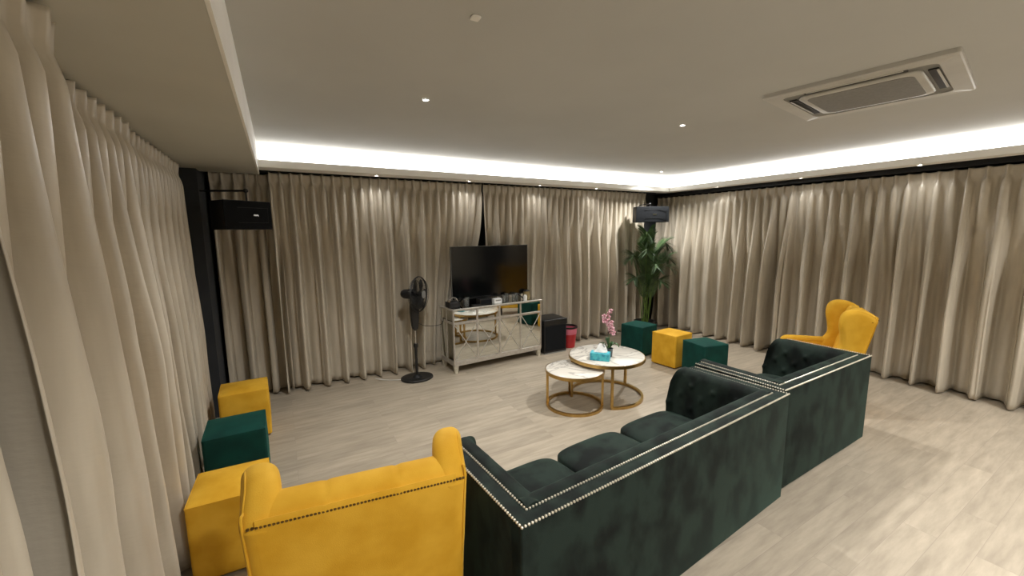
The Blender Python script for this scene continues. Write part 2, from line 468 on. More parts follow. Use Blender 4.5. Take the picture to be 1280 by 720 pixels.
# ------------------------------------------------------------------ sofas
def tuft_pad(L, prof, da, dz, z_ref, a_end=None, ends=(0, 1), amp=.016, flip=False, cap=True):
    """padded strip running along +x for length L; profile (offset y, z); diamond tufting; returns bmesh and button spots"""
    P = smooth_line([(p[0], p[1], 0) for p in prof], 6)
    na = max(8, int(L / .012)); bm = B(); rows = []; m = len(P)
    for j, p in enumerate(P):
        a = P[max(j - 1, 0)]; b = P[min(j + 1, m - 1)]; t = (b - a).normalized(); nrm = Vector((-t.y, t.x, 0))
        off, z = p.x, p.y
        face = sst(off, .08, .1) * .95 + .05
        row = []
        for i in range(na + 1):
            u = i / na
            Lz = a_end(z) if a_end else L
            x = u * Lz
            pp = x / da + (z - z_ref) / dz; qq = x / da - (z - z_ref) / dz
            bul = sqrt(abs(sin(pi * pp) * sin(pi * qq)))
            near = exp(-((sin(pi * pp) ** 2 + sin(pi * qq) ** 2) / .16))
            dsp = amp * (bul * .28 - near * 1.25) * face
            ed = min(u if ends[0] else 9, (1 - u) if ends[1] else 9) * Lz; rnd = 1 - sst(ed, 0, .05)
            dsp -= .03 * rnd * rnd * sst(off, .05, .1)
            y = off + nrm.x * -dsp; zz = z + nrm.y * -dsp
            row.append(bm.verts.new((x, y, zz)))
        rows.append(row)
    for a, b in zip(rows, rows[1:]):
        for i in range(na):
            bm.faces.new((a[i], a[i + 1], b[i + 1], b[i]))
    if cap:
        for k in (0, -1):
            try: bm.faces.new([r[k] for r in rows])
            except Exception: pass
    spots = []
    ztop = max(p[1] for p in prof) - .05; zb = min(p[1] for p in prof) + .05
    for ip in range(-40, 80):
        for iq in range(-40, 80):
            x = (ip + iq) * da / 2; z = z_ref + (ip - iq) * dz / 2
            Lz = a_end(z) if a_end else L
            if .04 < x < Lz - .04 and zb < z < ztop:
                # offset on the profile at z (inner face)
                best = min((p for p in P if p.x > .06), key=lambda p: abs(p.y - z))
                spots.append((x, best.x - amp * .55, z))
    return bm, spots

SOFA_H = .76
def arm_front(D):
    return lambda z: D - .005 - .07 * max(0, (z - .42) / .34) ** 2.2

def nails(bm, pts, step=.0155, r=.0062):
    pts = [Vector(p) for p in pts]; c = 0
    for a, b in zip(pts, pts[1:]):
        L = (b - a).length; n = max(1, int(L / step))
        for i in range(n):
            sph(bm, a.lerp(b, i / n), r, 1)

def sofa(name, label, W, D, ncush, loc, rz):
    t = thing(name, label, 'sofa', loc, rz, 'green velvet sofas')
    H = SOFA_H; th = .075; pad = .10
    af = arm_front(D)
    # frame: U-shaped shell, one mesh
    bm = B()
    box(bm, 0, W, 0, th, .05, H, bev=.008, seg=2)
    prof = [(0.004, .05), (0.004, H)] + [(af(z), z) for z in [H - .001, H - .02, H - .05, .66, .6, .55, .5, .45, .4, .3, .15, .05]]
    slab(bm, prof, 0, th, 'x', bev=.008, seg=2)
    slab(bm, prof, W - th, W, 'x', bev=.008, seg=2)
    box(bm, .01, W - .01, .01, D - .06, .05, .30, bev=.01)
    finish(bm, 'frame', M_green, t, angle=50)
    # nail trims
    for k, inset in enumerate((.004, th - .002)):
        bm = B(); z = H + .002
        nails(bm, [(inset, af(H) - .01, z), (inset, inset, z), (W - inset, inset, z), (W - inset, af(H) - .01, z)])
        o = finish(bm, 'nailhead_trim', M_nail, t)
    # pads
    zb = .30
    prof = [(.0, H - .03), (.0, H + .002), (.03, H + .016), (.062, H + .008), (.088, H - .03), (pad, H - .09), (pad, .55), (pad, .45), (pad, zb)]
    ins = th
    bm, sp = tuft_pad(W - 2 * ins, prof, .165, .17, .50, ends=(0, 0))
    o = finish(bm, 'back_pad', M_green, t, angle=60); o.location = (ins, ins, 0)
    for s in sp:
        b2 = B(); sph(b2, s, .011, 2, (1, .6, 1)); q = finish(b2, 'button', M_green, o)
    LA = D - ins
    afl = lambda z: af(z) + .012 - ins
    for side in (0, 1):
        bm, sp = tuft_pad(LA, prof, .165, .17, .50, a_end=afl)
        # x->y, y->+-x
        if side == 0: R_ = Matrix(((0, 1, 0, ins), (1, 0, 0, ins), (0, 0, 1, 0), (0, 0, 0, 1)))
        else: R_ = Matrix(((0, -1, 0, W - ins), (1, 0, 0, ins), (0, 0, 1, 0), (0, 0, 0, 1)))
        bmesh.ops.transform(bm, matrix=R_, verts=bm.verts[:])
        o = finish(bm, 'arm_pad', M_green, t, angle=60)
        for s in sp:
            b2 = B(); sph(b2, R_ @ Vector(s), .011, 2, (.7, 1, 1)); finish(b2, 'button', M_green, o)
    # cushions
    x0 = ins + pad + .005; cw = (W - 2 * x0) / ncush
    for i in range(ncush):
        bm = B()
        y0c, y1c = ins + pad, D + .035
        box(bm, x0 + i * cw + .004, x0 + (i + 1) * cw - .004, y0c, y1c, .30, .455)
        bmesh.ops.subdivide_edges(bm, edges=bm.edges[:], cuts=7, use_grid_fill=True)
        cx = x0 + (i + .5) * cw; cy = (y0c + y1c) / 2
        for v in bm.verts:
            u = (v.co.x - cx) / (cw / 2); w = (v.co.y - cy) / ((y1c - y0c) / 2)
            cr = (1 - u * u) * (1 - w * w)
            if v.co.z > .4: v.co.z += .03 * cr - .028 * max(abs(u), abs(w)) ** 6
            k = 1 - .10 * (abs(u) ** 4 * abs(w) ** 4)
            v.co.x = cx + (v.co.x - cx) * k; v.co.y = cy + (v.co.y - cy) * k
        o = finish(bm, 'seat_cushion', M_green, t, angle=180)
        md = o.modifiers.new('s', 'SUBSURF'); md.levels = 1; md.render_levels = 1
    for (x, y) in ((.06, .06), (W - .06, .06), (.06, D - .1), (W - .06, D - .1)):
        bm = B(); lathe(bm, [(0, 0), (.016, 0), (.024, .052), (0, .052)], 14); q = finish(bm, 'leg', M_black, t); q.location = (x, y, 0)
    return t
RZ = rad(3.5)
sofa('sofa', 'long dark green velvet sofa with nailhead trim and three seat cushions', 2.085, .745, 3, (.668, 1.107, 0), RZ)
sofa('sofa', 'shorter dark green velvet sofa, farther one, before the yellow wing chair', 1.385, .735, 2, (2.785, 1.275, 0), rad(.8))

# ------------------------------------------------------------------ wing chairs
def wing_chair(label, loc, rz):
    """origin: floor below the middle of the rear top edge; faces +y"""
    t = thing('wing_chair', label, 'armchair', loc, rz, 'yellow wing chairs')
    hw = .345
    def yb(z): return .20 * (1 - z / .95)      # rear plane leans back towards the top
    # backrest: rear panel + rolled top
    prof = [(yb(.28), .28), (yb(.6), .6), (yb(.955), .955), (.014, .980), (.038, 1.002), (.078, 1.013), (.115, 1.0), (.135, .95), (.15, .8), (.20, .6), (.26, .40), (.28, .28)]
    bm = B()
    seams = (-.11, .11)
    NX = 60
    P = smooth_line([(a, b, 0) for a, b in prof], 5)
    rows = []
    for i in range(NX + 1):
        x = -hw + .05 + (2 * hw - .10) * i / NX
        row = []
        for p in P:
            y, z = p.x, p.y
            d = 0
            if z > .965 or y > yb(z) + .06:
                g = min(abs(x - s) for s in seams)
                d = -.004 * exp(-(g / .010) ** 2)
                if y > yb(z) + .09 and z < .97:
                    a_ = x / .15; b_ = (z - .5) / .16
                    d += -.018 * exp(-((sin(pi * (a_ + b_)) ** 2 + sin(pi * (a_ - b_)) ** 2) / .12)) + .006 * abs(sin(pi * (a_ + b_)) * sin(pi * (a_ - b_)))
            z2 = z
            row.append(bm.verts.new((x, y + d * (1 if z < 1.0 else .2), z2 + (d if z > .99 else 0))))
        rows.append(row)
    for a, b in zip(rows, rows[1:]):
        for k in range(len(P) - 1): bm.faces.new((a[k], a[k + 1], b[k + 1], b[k]))
        bm.faces.new((a[-1], a[0], b[0], b[-1]))
    bm.faces.new(rows[0]); bm.faces.new(rows[-1][::-1])
    br = finish(bm, 'backrest', M_yel, t, angle=50)
    # buttons on the front of the backrest
    for iz in range(-1, 6):
        for ix in range(-3, 4):
            if (iz + ix) % 2: continue
            x = ix * .075; z = .5 + iz * .08
            if abs(x) < .22 and .46 < z < .93:
                yy = .15 + (.8 - z) * .2 - .012 if z < .8 else .14
                b2 = B(); sph(b2, (x, yy + .008, z), .011, 2, (1, .6, 1)); finish(b2, 'button', M_yel, br)
    # nailhead row across the rear
    bm = B(); nails(bm, [(-hw + .032, -.001, .966), (hw - .012, -.001, .966)], step=.0108, r=.0054)
    finish(bm, 'nailhead_trim', M_bronze, t)
    # wings
    wp = [(yb(.30) + .002, .30), (yb(.6), .6), (yb(.9), .9), (.0, .955), (.03, 1.005), (.09, 1.04), (.16, 1.056), (.235, 1.04), (.275, .99), (.285, .90), (.268, .80), (.262, .70), (.30, .63), (.32, .55), (.32, .30)]
    wp = smooth_loop(wp, 4)
    for s in (-1, 1):
        bm = B(); slab(bm, wp, s * (hw - .112), s * hw, 'x', bev=.046, seg=6)
        # flare outward slightly towards the front top
        for v in bm.verts:
            v.co.x += s * .035 * sst(v.co.y, .05, .3) * sst(v.co.z, .55, .95)
        w = finish(bm, 'wing', M_yel, t, angle=60)
        # piping around the outer face
        bm = B(); pp = [(s * (hw + .001 + .035 * sst(y, .05, .3) * sst(z, .55, .95)) - s * .016, y, z) for y, z in
                        [(yb(.5) + .012, .5), (.012, .95), (.04, .995), (.095, 1.027), (.155, 1.043), (.222, 1.027), (.255, .98), (.27, .90), (.25, .80), (.247, .71)]]
        tube(bm, smooth_line(pp, 4), .004, 8); finish(bm, 'piping', M_yel, w)
    # arms
    ap = smooth_loop([(.16, .26), (.16, .6), (.22, .64), (.40, .635), (.60, .625), (.665, .60), (.68, .55), (.67, .40), (.66, .26)], 4)
    for s in (-1, 1):
        bm = B(); slab(bm, ap, s * (hw - .10), s * (hw - .008), 'x', bev=.035, seg=4)
        finish(bm, 'armrest', M_yel, t, angle=60)
    # seat
    bm = B(); box(bm, -hw + .01, hw - .01, .10, .64, .16, .33, bev=.02, seg=3); finish(bm, 'seat_base', M_yel, t)
    bm = B(); box(bm, -hw + .08, hw - .08, .20, .70, .33, .47, bev=.045, seg=5); finish(bm, 'seat_cushion', M_yel, t)
    for (x, y) in ((-.25, .14), (.25, .14), (-.25, .58), (.25, .58)):
        bm = B(); lathe(bm, [(0, 0), (.014, 0), (.024, .17), (0, .17)], 14); q = finish(bm, 'leg', M_blackw, t); q.location = (x, y, 0)
    return t
wing_chair('yellow velvet wing chair seen from behind in the near left foreground', (.172, 1.245, 0), rad(-8))
wing_chair('yellow velvet wing chair behind the shorter green sofa, by the right curtains', (4.96, 1.60, 0), rad(31))

# ------------------------------------------------------------------ poufs
def pouf(label, m, x, y, rz, w=.37, h=.45):
    t = thing('pouf', label, 'pouf', (x, y, 0), rz, 'cube velvet poufs')
    bm = B(); a = w / 2
    box(bm, -a, a, -a, a, .012, h - .005)
    bmesh.ops.subdivide_edges(bm, edges=bm.edges[:], cuts=9, use_grid_fill=True)
    for v in bm.verts:
        u, q = v.co.x / a, v.co.y / a; s = (v.co.z - .012) / (h - .017)
        cr = (1 - u * u) * (1 - q * q)
        if s > .99: v.co.z += .022 * cr
        if abs(u) > .99 and .01 < s: v.co.x += .006 * (1 - q * q) * sin(pi * s) * (1 if u > 0 else -1)
        if abs(q) > .99 and .01 < s: v.co.y += .006 * (1 - u * u) * sin(pi * s) * (1 if q > 0 else -1)
    es = [e for e in bm.edges if len(e.link_faces) == 2 and e.calc_face_angle(0) > 1.0]
    bmesh.ops.bevel(bm, geom=es, offset=.018, segments=4, profile=.5, affect='EDGES')
    finish(bm, 'cover', m, t, angle=50)
    bm = B(); pts = []
    k = a - .004
    for (p, q) in ((-k, -k), (k, -k), (k, k), (-k, k)): pts.append((p, q))
    loop = []
    for i in range(4):
        p, q = pts[i], pts[(i + 1) % 4]
        for j in range(10):
            loop.append((p[0] + (q[0] - p[0]) * j / 10, p[1] + (q[1] - p[1]) * j / 10, h - .012))
    tube(bm, loop, .0035, 6, closed=True); finish(bm, 'piping', m, t)
    for sx in (-1, 1):
        for sy in (-1, 1):
            bm = B(); lathe(bm, [(0, 0), (.015, 0), (.017, .014), (0, .014)], 12); f = finish(bm, 'foot', M_black, t)
            f.location = (sx * (a - .05), sy * (a - .05), 0)
pouf('yellow velvet cube pouf by the left curtain, farthest of the three there', M_yel, -.365, 4.26, rad(2))
pouf('dark green velvet cube pouf between two yellow ones by the left curtain', M_teal, -.365, 3.41, rad(1))
pouf('yellow velvet cube pouf tucked behind the near wing chair by the left curtain', M_yel, -.33, 2.60, rad(-2), .355)
pouf('dark green velvet cube pouf in front of the palm, farthest on the right', M_teal, 4.53, 4.10, rad(8))
pouf('yellow velvet cube pouf standing between two green ones on the right', M_yel, 4.53, 3.52, rad(4))
pouf('dark green velvet cube pouf nearest the shorter sofa, right of the yellow one', M_teal, 4.46, 2.98, rad(-12))

# ------------------------------------------------------------------ coffee tables
def ring_arc(bm, r, z, a0, a1, w=.026, h=.026, n=72):
    full = abs(a1 - a0 - 2 * pi) < 1e-3
    sec = [(-w / 2, 0), (w / 2, 0), (w / 2, h), (-w / 2, h)]
    rings = []
    for i in range(n + (0 if full else 1)):
        a = a0 + (a1 - a0) * i / n
        rings.append([bm.verts.new(((r + dr) * cos(a), (r + dr) * sin(a), z + dz)) for dr, dz in sec])
    for i in range(n):
        p = rings[i]; q = rings[(i + 1) % len(rings)]
        for k in range(4): bm.faces.new((p[k], p[(k + 1) % 4], q[(k + 1) % 4], q[k]))
    if not full: bm.faces.new(rings[0]); bm.faces.new(rings[-1][::-1])
def coffee_table(label, x, y, r, h, legs, arc):
    t = thing('coffee_table', label, 'coffee table', (x, y, 0), 0, 'nesting marble coffee tables')
    bm = B(); lathe(bm, [(0, h - .022), (r - .008, h - .022), (r - .008, h), (r - .014, h + .003), (0, h + .003)], 72)
    finish(bm, 'tabletop', M_marble, t, angle=30)
    bm = B(); lathe(bm, [(r - .05, h - .034), (r, h - .034), (r, h - .001), (r - .0075, h - .001), (r - .0075, h - .022), (r - .05, h - .022), (r - .05, h - .034)], 72)
    finish(bm, 'top_rim', M_gold, t, angle=30)
    bm = B(); ring_arc(bm, r - .02, 0.001, arc[0], arc[1]); finish(bm, 'base_ring', M_gold, t, angle=30)
    for a in legs:
        bm = B(); box(bm, -.012, .012, -.014, .014, .018, h - .024, bev=.002, seg=1, M=Matrix.Rotation(a, 4, 'Z'))
        l = finish(bm, 'leg', M_gold, t, angle=30); l.location = ((r - .02) * cos(a), (r - .02) * sin(a), 0)
coffee_table('larger round marble coffee table with gold base, holding the orchid and tissue box', 3.035, 3.195, .41, .462,
             (rad(-124), rad(158), rad(12)), (rad(-125), rad(159)))
coffee_table('smaller round marble coffee table with gold ring base, tucked under the larger one', 2.57, 3.165, .305, .395,
             (rad(152), rad(-42), rad(62)), (0, 2 * pi))

# tissue box
tb = thing('tissue_box', 'aqua patterned tissue box on the larger marble table', 'tissue box', (2.845, 3.085, .466), rad(-50))
boxo('carton', M_aqua, (-.10, .10, -.055, .055, 0, .08), tb, bev=.003, seg=1)
bm = B()
rows = []
for i in range(17):
    u = i / 16; row = []
    for j in range(9):
        v = j / 8
        ang = u * 2 * pi
        rr = (.055 * (1 - v) + .02 * v) * (1 + .35 * sin(3 * ang + 4 * v) * v + .15 * nz(u * 6, v * 3))
        row.append(bm.verts.new((rr * 1.3 * cos(ang) + .02 * v, rr * .55 * sin(ang) + .01 * v, .084 + .07 * v * (1 + .35 * sin(2 * ang)))))
    rows.append(row)
for i in range(16):
    for j in range(8): bm.faces.new((rows[i][j], rows[i + 1][j], rows[i + 1][j + 1], rows[i][j + 1]))
bmesh.ops.remove_doubles(bm, verts=bm.verts[:], dist=.0005)
finish(bm, 'tissue', M_tissue, tb, angle=180)

# orchid
def petal_mesh(bm, M, r=.022, w=.6):
    n = 8; c = []
    vs0 = bm.verts.new(M @ Vector((0, 0, 0)))
    ring = []
    for k in range(n):
        a = 2 * pi * k / n
        p = Vector((r * (1 + cos(a)) , r * w * sin(a) , .004 * cos(2 * a)))
        ring.append(bm.verts.new(M @ p))
    c = bm.verts.new(M @ Vector((r, 0, .004)))
    for k in range(n):
        bm.faces.new((ring[k], ring[(k + 1) % n], c))
    bm.verts.remove(vs0)
oc = thing('orchid', 'pink orchid in a small grey cup on the larger marble table', 'plant', (3.00, 3.12, .466))
bm = B(); lathe(bm, [(0, 0), (.034, 0), (.042, .09), (.044, .092), (.039, .092), (.036, .07), (0, .07)], 24); finish(bm, 'cup', M_cup, oc)
random.seed(5)
for k, (a, l, up) in enumerate(((.3, .13, .05), (2.2, .12, .05), (3.6, .14, .03), (5.0, .12, .06), (1.2, .10, .09))):
    bm = B(); R_ = []
    for i in range(9):
        u = i / 8; w = .019 * sin(pi * min(1, u * .9 + .08)) + .001
        x = l * u; z = .075 + up * sin(u * pi * .8) * 1.3
        R_.append([bm.verts.new((x * cos(a) - s * w * sin(a), x * sin(a) + s * w * cos(a), z - abs(s) * -.006)) for s in (-1, 0, 1)])
    for p, q in zip(R_, R_[1:]):
        for s in (0, 1): bm.faces.new((p[s], p[s + 1], q[s + 1], q[s]))
    o = finish(bm, 'leaf', M_leafd, oc, angle=180); o.modifiers.new('t', 'SOLIDIFY').thickness = .002
stem = smooth_line([(0, 0, .07), (.004, 0, .18), (-.01, .0, .30), (-.035, .01, .40), (-.055, .01, .455), (-.035, .0, .50), (-.01, 0, .515)], 6)
bm = B(); tube(bm, stem, .003, 6); finish(bm, 'stem', M_stem, oc)
fl = [(-.005, -.01, .50), (-.045, -.015, .485), (-.012, .02, .46), (-.075, .0, .445), (-.03, -.02, .43), (-.085, .01, .40), (-.045, .01, .395),
      (.0, -.02, .375), (.018, .0, .34), (-.01, -.02, .315), (.03, -.015, .30), (.012, .01, .27), (.035, -.02, .255), (-.03, -.02, .36)]
for i, c in enumerate(fl):
    bm = B(); yaw = rad(random.uniform(-150, -60)); fr = Matrix.Translation((c[0], c[1], c[2])) @ Matrix.Rotation(yaw + pi / 2, 4, 'Z') @ Matrix.Rotation(pi / 2 + random.uniform(-.3, .3), 4, 'X')
    for k in range(5):
        petal_mesh(bm, fr @ Matrix.Rotation(2 * pi * k / 5 + pi / 2, 4, 'Z') @ Matrix.Rotation(-.25, 4, 'Y'), .0165, .85)
    f = finish(bm, 'flower', M_petal, oc, angle=180); f.modifiers.new('t', 'SOLIDIFY').thickness = .001
    bm = B(); sph(bm, fr @ Vector((0, 0, .004)), .006, 1); finish(bm, 'lip', M_petalc, f)

# ------------------------------------------------------------------ mirrored cabinet
cb = thing('mirrored_cabinet', 'silver framed mirrored sideboard with crisscross doors, under the television', 'cabinet', (1.845, 4.685, 0), rad(3.0))
CW, CD, CH = 1.385, .42, .85
boxo('body', M_silverw, (.012, CW - .012, .012, CD - .005, .10, CH - .03), cb, bev=.002, seg=1)
bm = B()
box(bm, -.012, CW + .012, -.012, CD + .005, CH - .03, CH - .008, bev=.004, seg=1)
ct = finish(bm, 'top', M_silver, cb, angle=30)
boxo('mirror', M_mirror, (.012, CW - .012, .012, CD - .02, CH - .009, CH - .004), ct, smooth=False)
# frame strips
bm = B()
zr = [(.10, .165), (.645, .675)]
for a, b_ in zr: box(bm, 0, CW, -.004, .014, a, b_, bev=.003, seg=1)
for a, b_ in zr:
    for x in (-.0, CW - .014): box(bm, x - .004, x + .018, 0, CD, a, b_, bev=.003, seg=1)
xs = [0, .3425, .685, 1.0275, CW]
for x in xs:
    xa = max(-.004, x - .013); xb = min(CW + .004, x + .013)
    box(bm, xa, xb, -.006, .014, .12, CH - .03, bev=.003, seg=1)
for x in (0, CW):
    for y in (.0, CD - .02):
        box(bm, x - .008 if x else -.006, x + .006 if x else .014, y, y + .022, .12, CH - .03, bev=.003, seg=1)
    box(bm, x - .008 if x else -.006, x + .006 if x else .014, CD * .5 - .01, CD * .5 + .01, .12, CH - .03, bev=.003, seg=1)
finish(bm, 'frame', M_silver, cb, angle=30)
for s, xx in ((-1, .004), (1, CW - .004)):
    bm = B(); box(bm, xx - .004, xx + .004, .02, CD - .02, .165, CH - .035); finish(bm, 'side_mirror', M_mirror, cb, smooth=False)
for i in range(4):
    a, b_ = xs[i] + .013, xs[i + 1] - .013
    d = boxo('drawer', M_mirror, (a, b_, .002, .02, .677, CH - .032), cb, bev=.003, seg=1)
    d = boxo('door', M_mirror, (a, b_, .002, .02, .167, .643), cb, bev=.003, seg=1)
    bm = B()
    for (p, q) in (((a, .167), (b_, .643)), ((a, .643), (b_, .167))):
        tube(bm, [(p[0], 0, p[1]), (q[0], 0, q[1])], .006, 6)
    finish(bm, 'lattice', M_silver, d)
    if i in (1, 2, 3):
        bm = B(); sph(bm, ((a + b_) / 2, -.010, .405), .012, 2, (1, .7, 1)); finish(bm, 'knob', M_chrome, d)
for (x, y) in ((.03, .03), (CW - .03, .03), (.03, CD - .03), (CW - .03, CD - .03)):
    bm = B(); slab(bm, [(-.032, .0), (.032, .0), (.032, .0)][:0] or [(-.02, 0), (.02, 0), (.032, .115), (-.032, .115)], -.024, .024, 'y', bev=.003, seg=1)
    l = finish(bm, 'leg', M_silverw, cb, angle=30); l.location = (x, y, 0)
CT = CH - .004
def on_cab(u, v):  # cabinet-local to world
    p = Matrix.Rotation(rad(3.0), 4, 'Z') @ Vector((u, v, 0)); return (1.845 + p.x, 4.685 + p.y, CT)

# television
tv = thing('television', 'large black flat television standing on the mirrored sideboard', 'television', on_cab(.705, .25), rad(.5))
TW, TH, TZ = 1.19, .71, .07
bm = B(); box(bm, -TW / 2, TW / 2, -.018, .02, TZ, TZ + TH, bev=.004, seg=2); box(bm, -.38, .38, .018, .06, TZ + .05, TZ + .42, bev=.012, seg=2)
finish(bm, 'housing', M_black, tv, angle=35)
boxo('screen', M_screen, (-TW / 2 + .008, TW / 2 - .008, -.0195, -.0175, TZ + .018, TZ + TH - .008), tv, smooth=False)
bm = B()
for a, b_ in (((-TW / 2, 0), (TW / 2, 0)),): box(bm, -TW / 2 - .001, TW / 2 + .001, -.019, -.014, TZ + TH - .003, TZ + TH + .001)
box(bm, -TW / 2 - .001, -TW / 2 + .003, -.019, -.014, TZ, TZ + TH)
finish(bm, 'edge_trim', M_grey, tv, smooth=False)
for s in (-1, 1):
    bm = B(); tube(bm, [(s * .42, 0, TZ + .01), (s * .47, -.12, .008), ], .009, 8); tube(bm, [(s * .42, 0, TZ + .01), (s * .46, .12, .008)], .009, 8)
    finish(bm, 'foot', M_black, tv)

# things on the sideboard
def rest(name, label, cat, u, v, rz=0, group=None): return thing(name, label, cat, on_cab(u, v), rad(rz), group)
o = rest('headphone_dock', 'black box with a silver arched band on the left end of the sideboard', 'device', .07, .16, 5)
boxo('case', M_black, (-.075, .075, -.07, .07, 0, .075), o, bev=.01, seg=3)
bm = B()
for dy in (-.03, 0.0, .03):
    tube(bm, [(.055 * cos(a), dy, .072 + .06 * sin(a)) for a in [pi * k / 14 for k in range(15)]], .007, 8)
finish(bm, 'band', M_chrome, o)
def glass(u, v, label, r=.026, h=.11):
    o = rest('drinking_glass', label, 'glass', u, v, 0, 'glasses on the sideboard')
    bm = B(); lathe(bm, [(0, 0), (r * .8, 0), (r, h), (r - .002, h), (r * .8 - .002, .006), (0, .006)], 20); finish(bm, 'tumbler', M_glass, o)
glass(.235, .10, 'clear glass on the sideboard, leftmost, beside the black box with the band')
glass(.29, .17, 'clear glass on the sideboard, second from the left below the television')
o = rest('media_player', 'flat black media player box on the sideboard below the television', 'device', .53, .15, 2)
boxo('case', M_black, (-.09, .09, -.06, .06, .004, .075), o, bev=.004, seg=2); boxo('front_panel', M_grille, (-.08, .08, -.0625, -.059, .015, .06), o)
o = rest('remote_tray', 'low black tray on the sideboard left of the media player', 'tray', .37, .08, 0)
boxo('base', M_black, (-.06, .06, -.03, .03, 0, .018), o, bev=.004)
o = rest('white_box', 'small white box on the sideboard in front of the television', 'box', .70, .09, 3)
boxo('carton', M_tissue, (-.06, .06, -.035, .035, 0, .065), o, bev=.004, seg=1)
boxo('slot', M_grey, (-.04, .04, -.0365, -.034, .035, .05), o)
glass(.82, .10, 'clear glass on the sideboard, just right of the white box', .03, .10)
glass(.90, .16, 'clear glass on the sideboard, second right of the white box', .026, .11)
glass(.97, .09, 'clear glass on the sideboard, third right of the white box', .024, .10)
glass(1.06, .15, 'clear glass on the sideboard, beside the television foot on the right', .026, .10)
o = rest('salt_shaker', 'small white jar on the sideboard left of the champagne coloured cup', 'jar', 1.15, .06)
bm = B(); lathe(bm, [(0, 0), (.025, 0), (.028, .05), (.018, .075), (0, .078)], 18); finish(bm, 'pot', M_tissue, o)
o = rest('gold_cup', 'champagne coloured lidded cup on the right end of the sideboard', 'cup', 1.235, .15)
bm = B(); lathe(bm, [(0, 0), (.042, 0), (.052, .02), (.052, .09), (.048, .11), (.044, .11), (.044, .02), (0, .01)], 24); finish(bm, 'vessel', M_amber, o)
bm = B(); lathe(bm, [(0, .112), (.05, .112), (.03, .13), (0, .135)], 20); finish(bm, 'lid', M_black, o)

# ------------------------------------------------------------------ standing fan
fx, fy = 1.385, 4.80
fn = thing('standing_fan', 'black pedestal fan turned sideways, left of the mirrored sideboard', 'fan', (fx, fy, 0))
bm = B()
ol = [(.2 * cos(a) * (1 if True else 1), .17 * sin(a)) for a in [2 * pi * k / 8 + pi / 8 for k in range(8)]]
slab(bm, smooth_loop(ol, 3), 0, .028, 'z', bev=.008, seg=2)
lathe(bm, [(.07, .026), (.05, .04), (.03, .06), (0, .06)], 20)
finish(bm, 'base', M_black, fn, angle=50)
bm = B(); tube(bm, [(0, 0, .04), (0, 0, .42)], .017, 14); finish(bm, 'outer_pole', M_black, fn)
bm = B(); tube(bm, [(0, 0, .42), (0, 0, .70)], .010, 12); finish(bm, 'inner_pole', M_chrome, fn)
bm = B(); lathe(bm, [(0, .405), (.026, .405), (.028, .43), (.022, .455), (0, .455)], 16); finish(bm, 'collar', M_black, fn)
bm = B(); slab(bm, smooth_loop([(-.03, .64), (.03, .64), (.05, .80), (.052, .92), (.03, .96), (-.03, .96), (-.052, .92), (-.05, .80)], 3), -.035, .035, 'y', bev=.012, seg=3)
finish(bm, 'control_box', M_black, fn, angle=50)
hz, hr = 1.07, .215
yaw = rad(-44)   # blows to the right, a little towards the room
HM = Matrix.Translation((0, 0, hz)) @ Matrix.Rotation(yaw, 4, 'Z') @ Matrix.Rotation(pi / 2, 4, 'Y')   # local z = blow direction
bm = B(); lathe(bm, [(0, -.16), (.04, -.155), (.058, -.12), (.062, -.02), (.05, .02), (0, .025)], 24, HM)
tube(bm, [(0, 0, .95), (0, 0, 1.02)], .022, 12)
finish(bm, 'motor_housing', M_black, fn)
def cage(z0, z1, name):
    bm = B()
    for k in range(44):
        a = 2 * pi * k / 44
        pts = [HM @ Vector((r * cos(a + sw), r * sin(a + sw), z)) for r, z, sw in ((.045, z1, 0), (hr * .5, z1 + (z0 - z1) * .08, .06), (hr * .85, z1 + (z0 - z1) * .35, .1), (hr, z0, .12))]
        tube(bm, pts, .0015, 4)
    for r, z in ((hr * .5, z1 + (z0 - z1) * .08), (hr * .8, z1 + (z0 - z1) * .28)):
        tube(bm, [HM @ Vector((r * cos(2 * pi * k / 40), r * sin(2 * pi * k / 40), z)) for k in range(40)], .002, 5, closed=True)
    tube(bm, [HM @ Vector((hr * cos(2 * pi * k / 48), hr * sin(2 * pi * k / 48), z0)) for k in range(48)], .005, 6, closed=True)
    return finish(bm, name, M_black, fn)
cage(.065, .0, 'rear_guard'); g = cage(.075, .135, 'front_guard')
bm = B(); lathe(bm, [(0, .128), (.047, .13), (.047, .138), (0, .142)], 24, HM); finish(bm, 'badge', M_grey, g)
bm = B(); lathe(bm, [(0, .03), (.035, .03), (.035, .09), (.02, .105), (0, .108)], 20, HM); finish(bm, 'hub', M_black, fn)
for k in range(5):
    bm = B(); rows = []
    for i in range(7):
        u = i / 6; r = .03 + u * .155; wd_ = .3 + .45 * sin(pi * (u * .75 + .12))
        rows.append([bm.verts.new(HM @ Vector((r * cos(2 * pi * k / 5 + w * wd_), r * sin(2 * pi * k / 5 + w * wd_), .065 + .02 * w))) for w in (-1, -.33, .33, 1)])
    for a, b_ in zip(rows, rows[1:]):
        for s in range(3): bm.faces.new((a[s], a[s + 1], b_[s + 1], b_[s]))
    q = finish(bm, 'blade', M_black, fn, angle=180); q.modifiers.new('t', 'SOLIDIFY').thickness = .002
bm = B(); tube(bm, smooth_line([(fx + .04, fy + .02, .70), (fx + .15, fy + .0, .655), (fx + .33, fy + .02, .645), (1.80, 4.93, .665), (1.845, 5.06, .70), (1.85, 5.11, .60)], 6), .004, 6)
tag(finish(bm, 'fan_cord', M_black), 'thin black cord from the standing fan to the sideboard', 'cord')
bm = B(); tube(bm, smooth_line([(.92, 4.99, .03), (1.0, 4.96, .008), (1.08, 4.90, .006), (1.17, 4.86, .006), (1.20, 4.85, .006)], 6), .005, 6)
tag(finish(bm, 'cable', M_cable), 'short white cable on the floor between the curtain hem and fan base', 'cable')

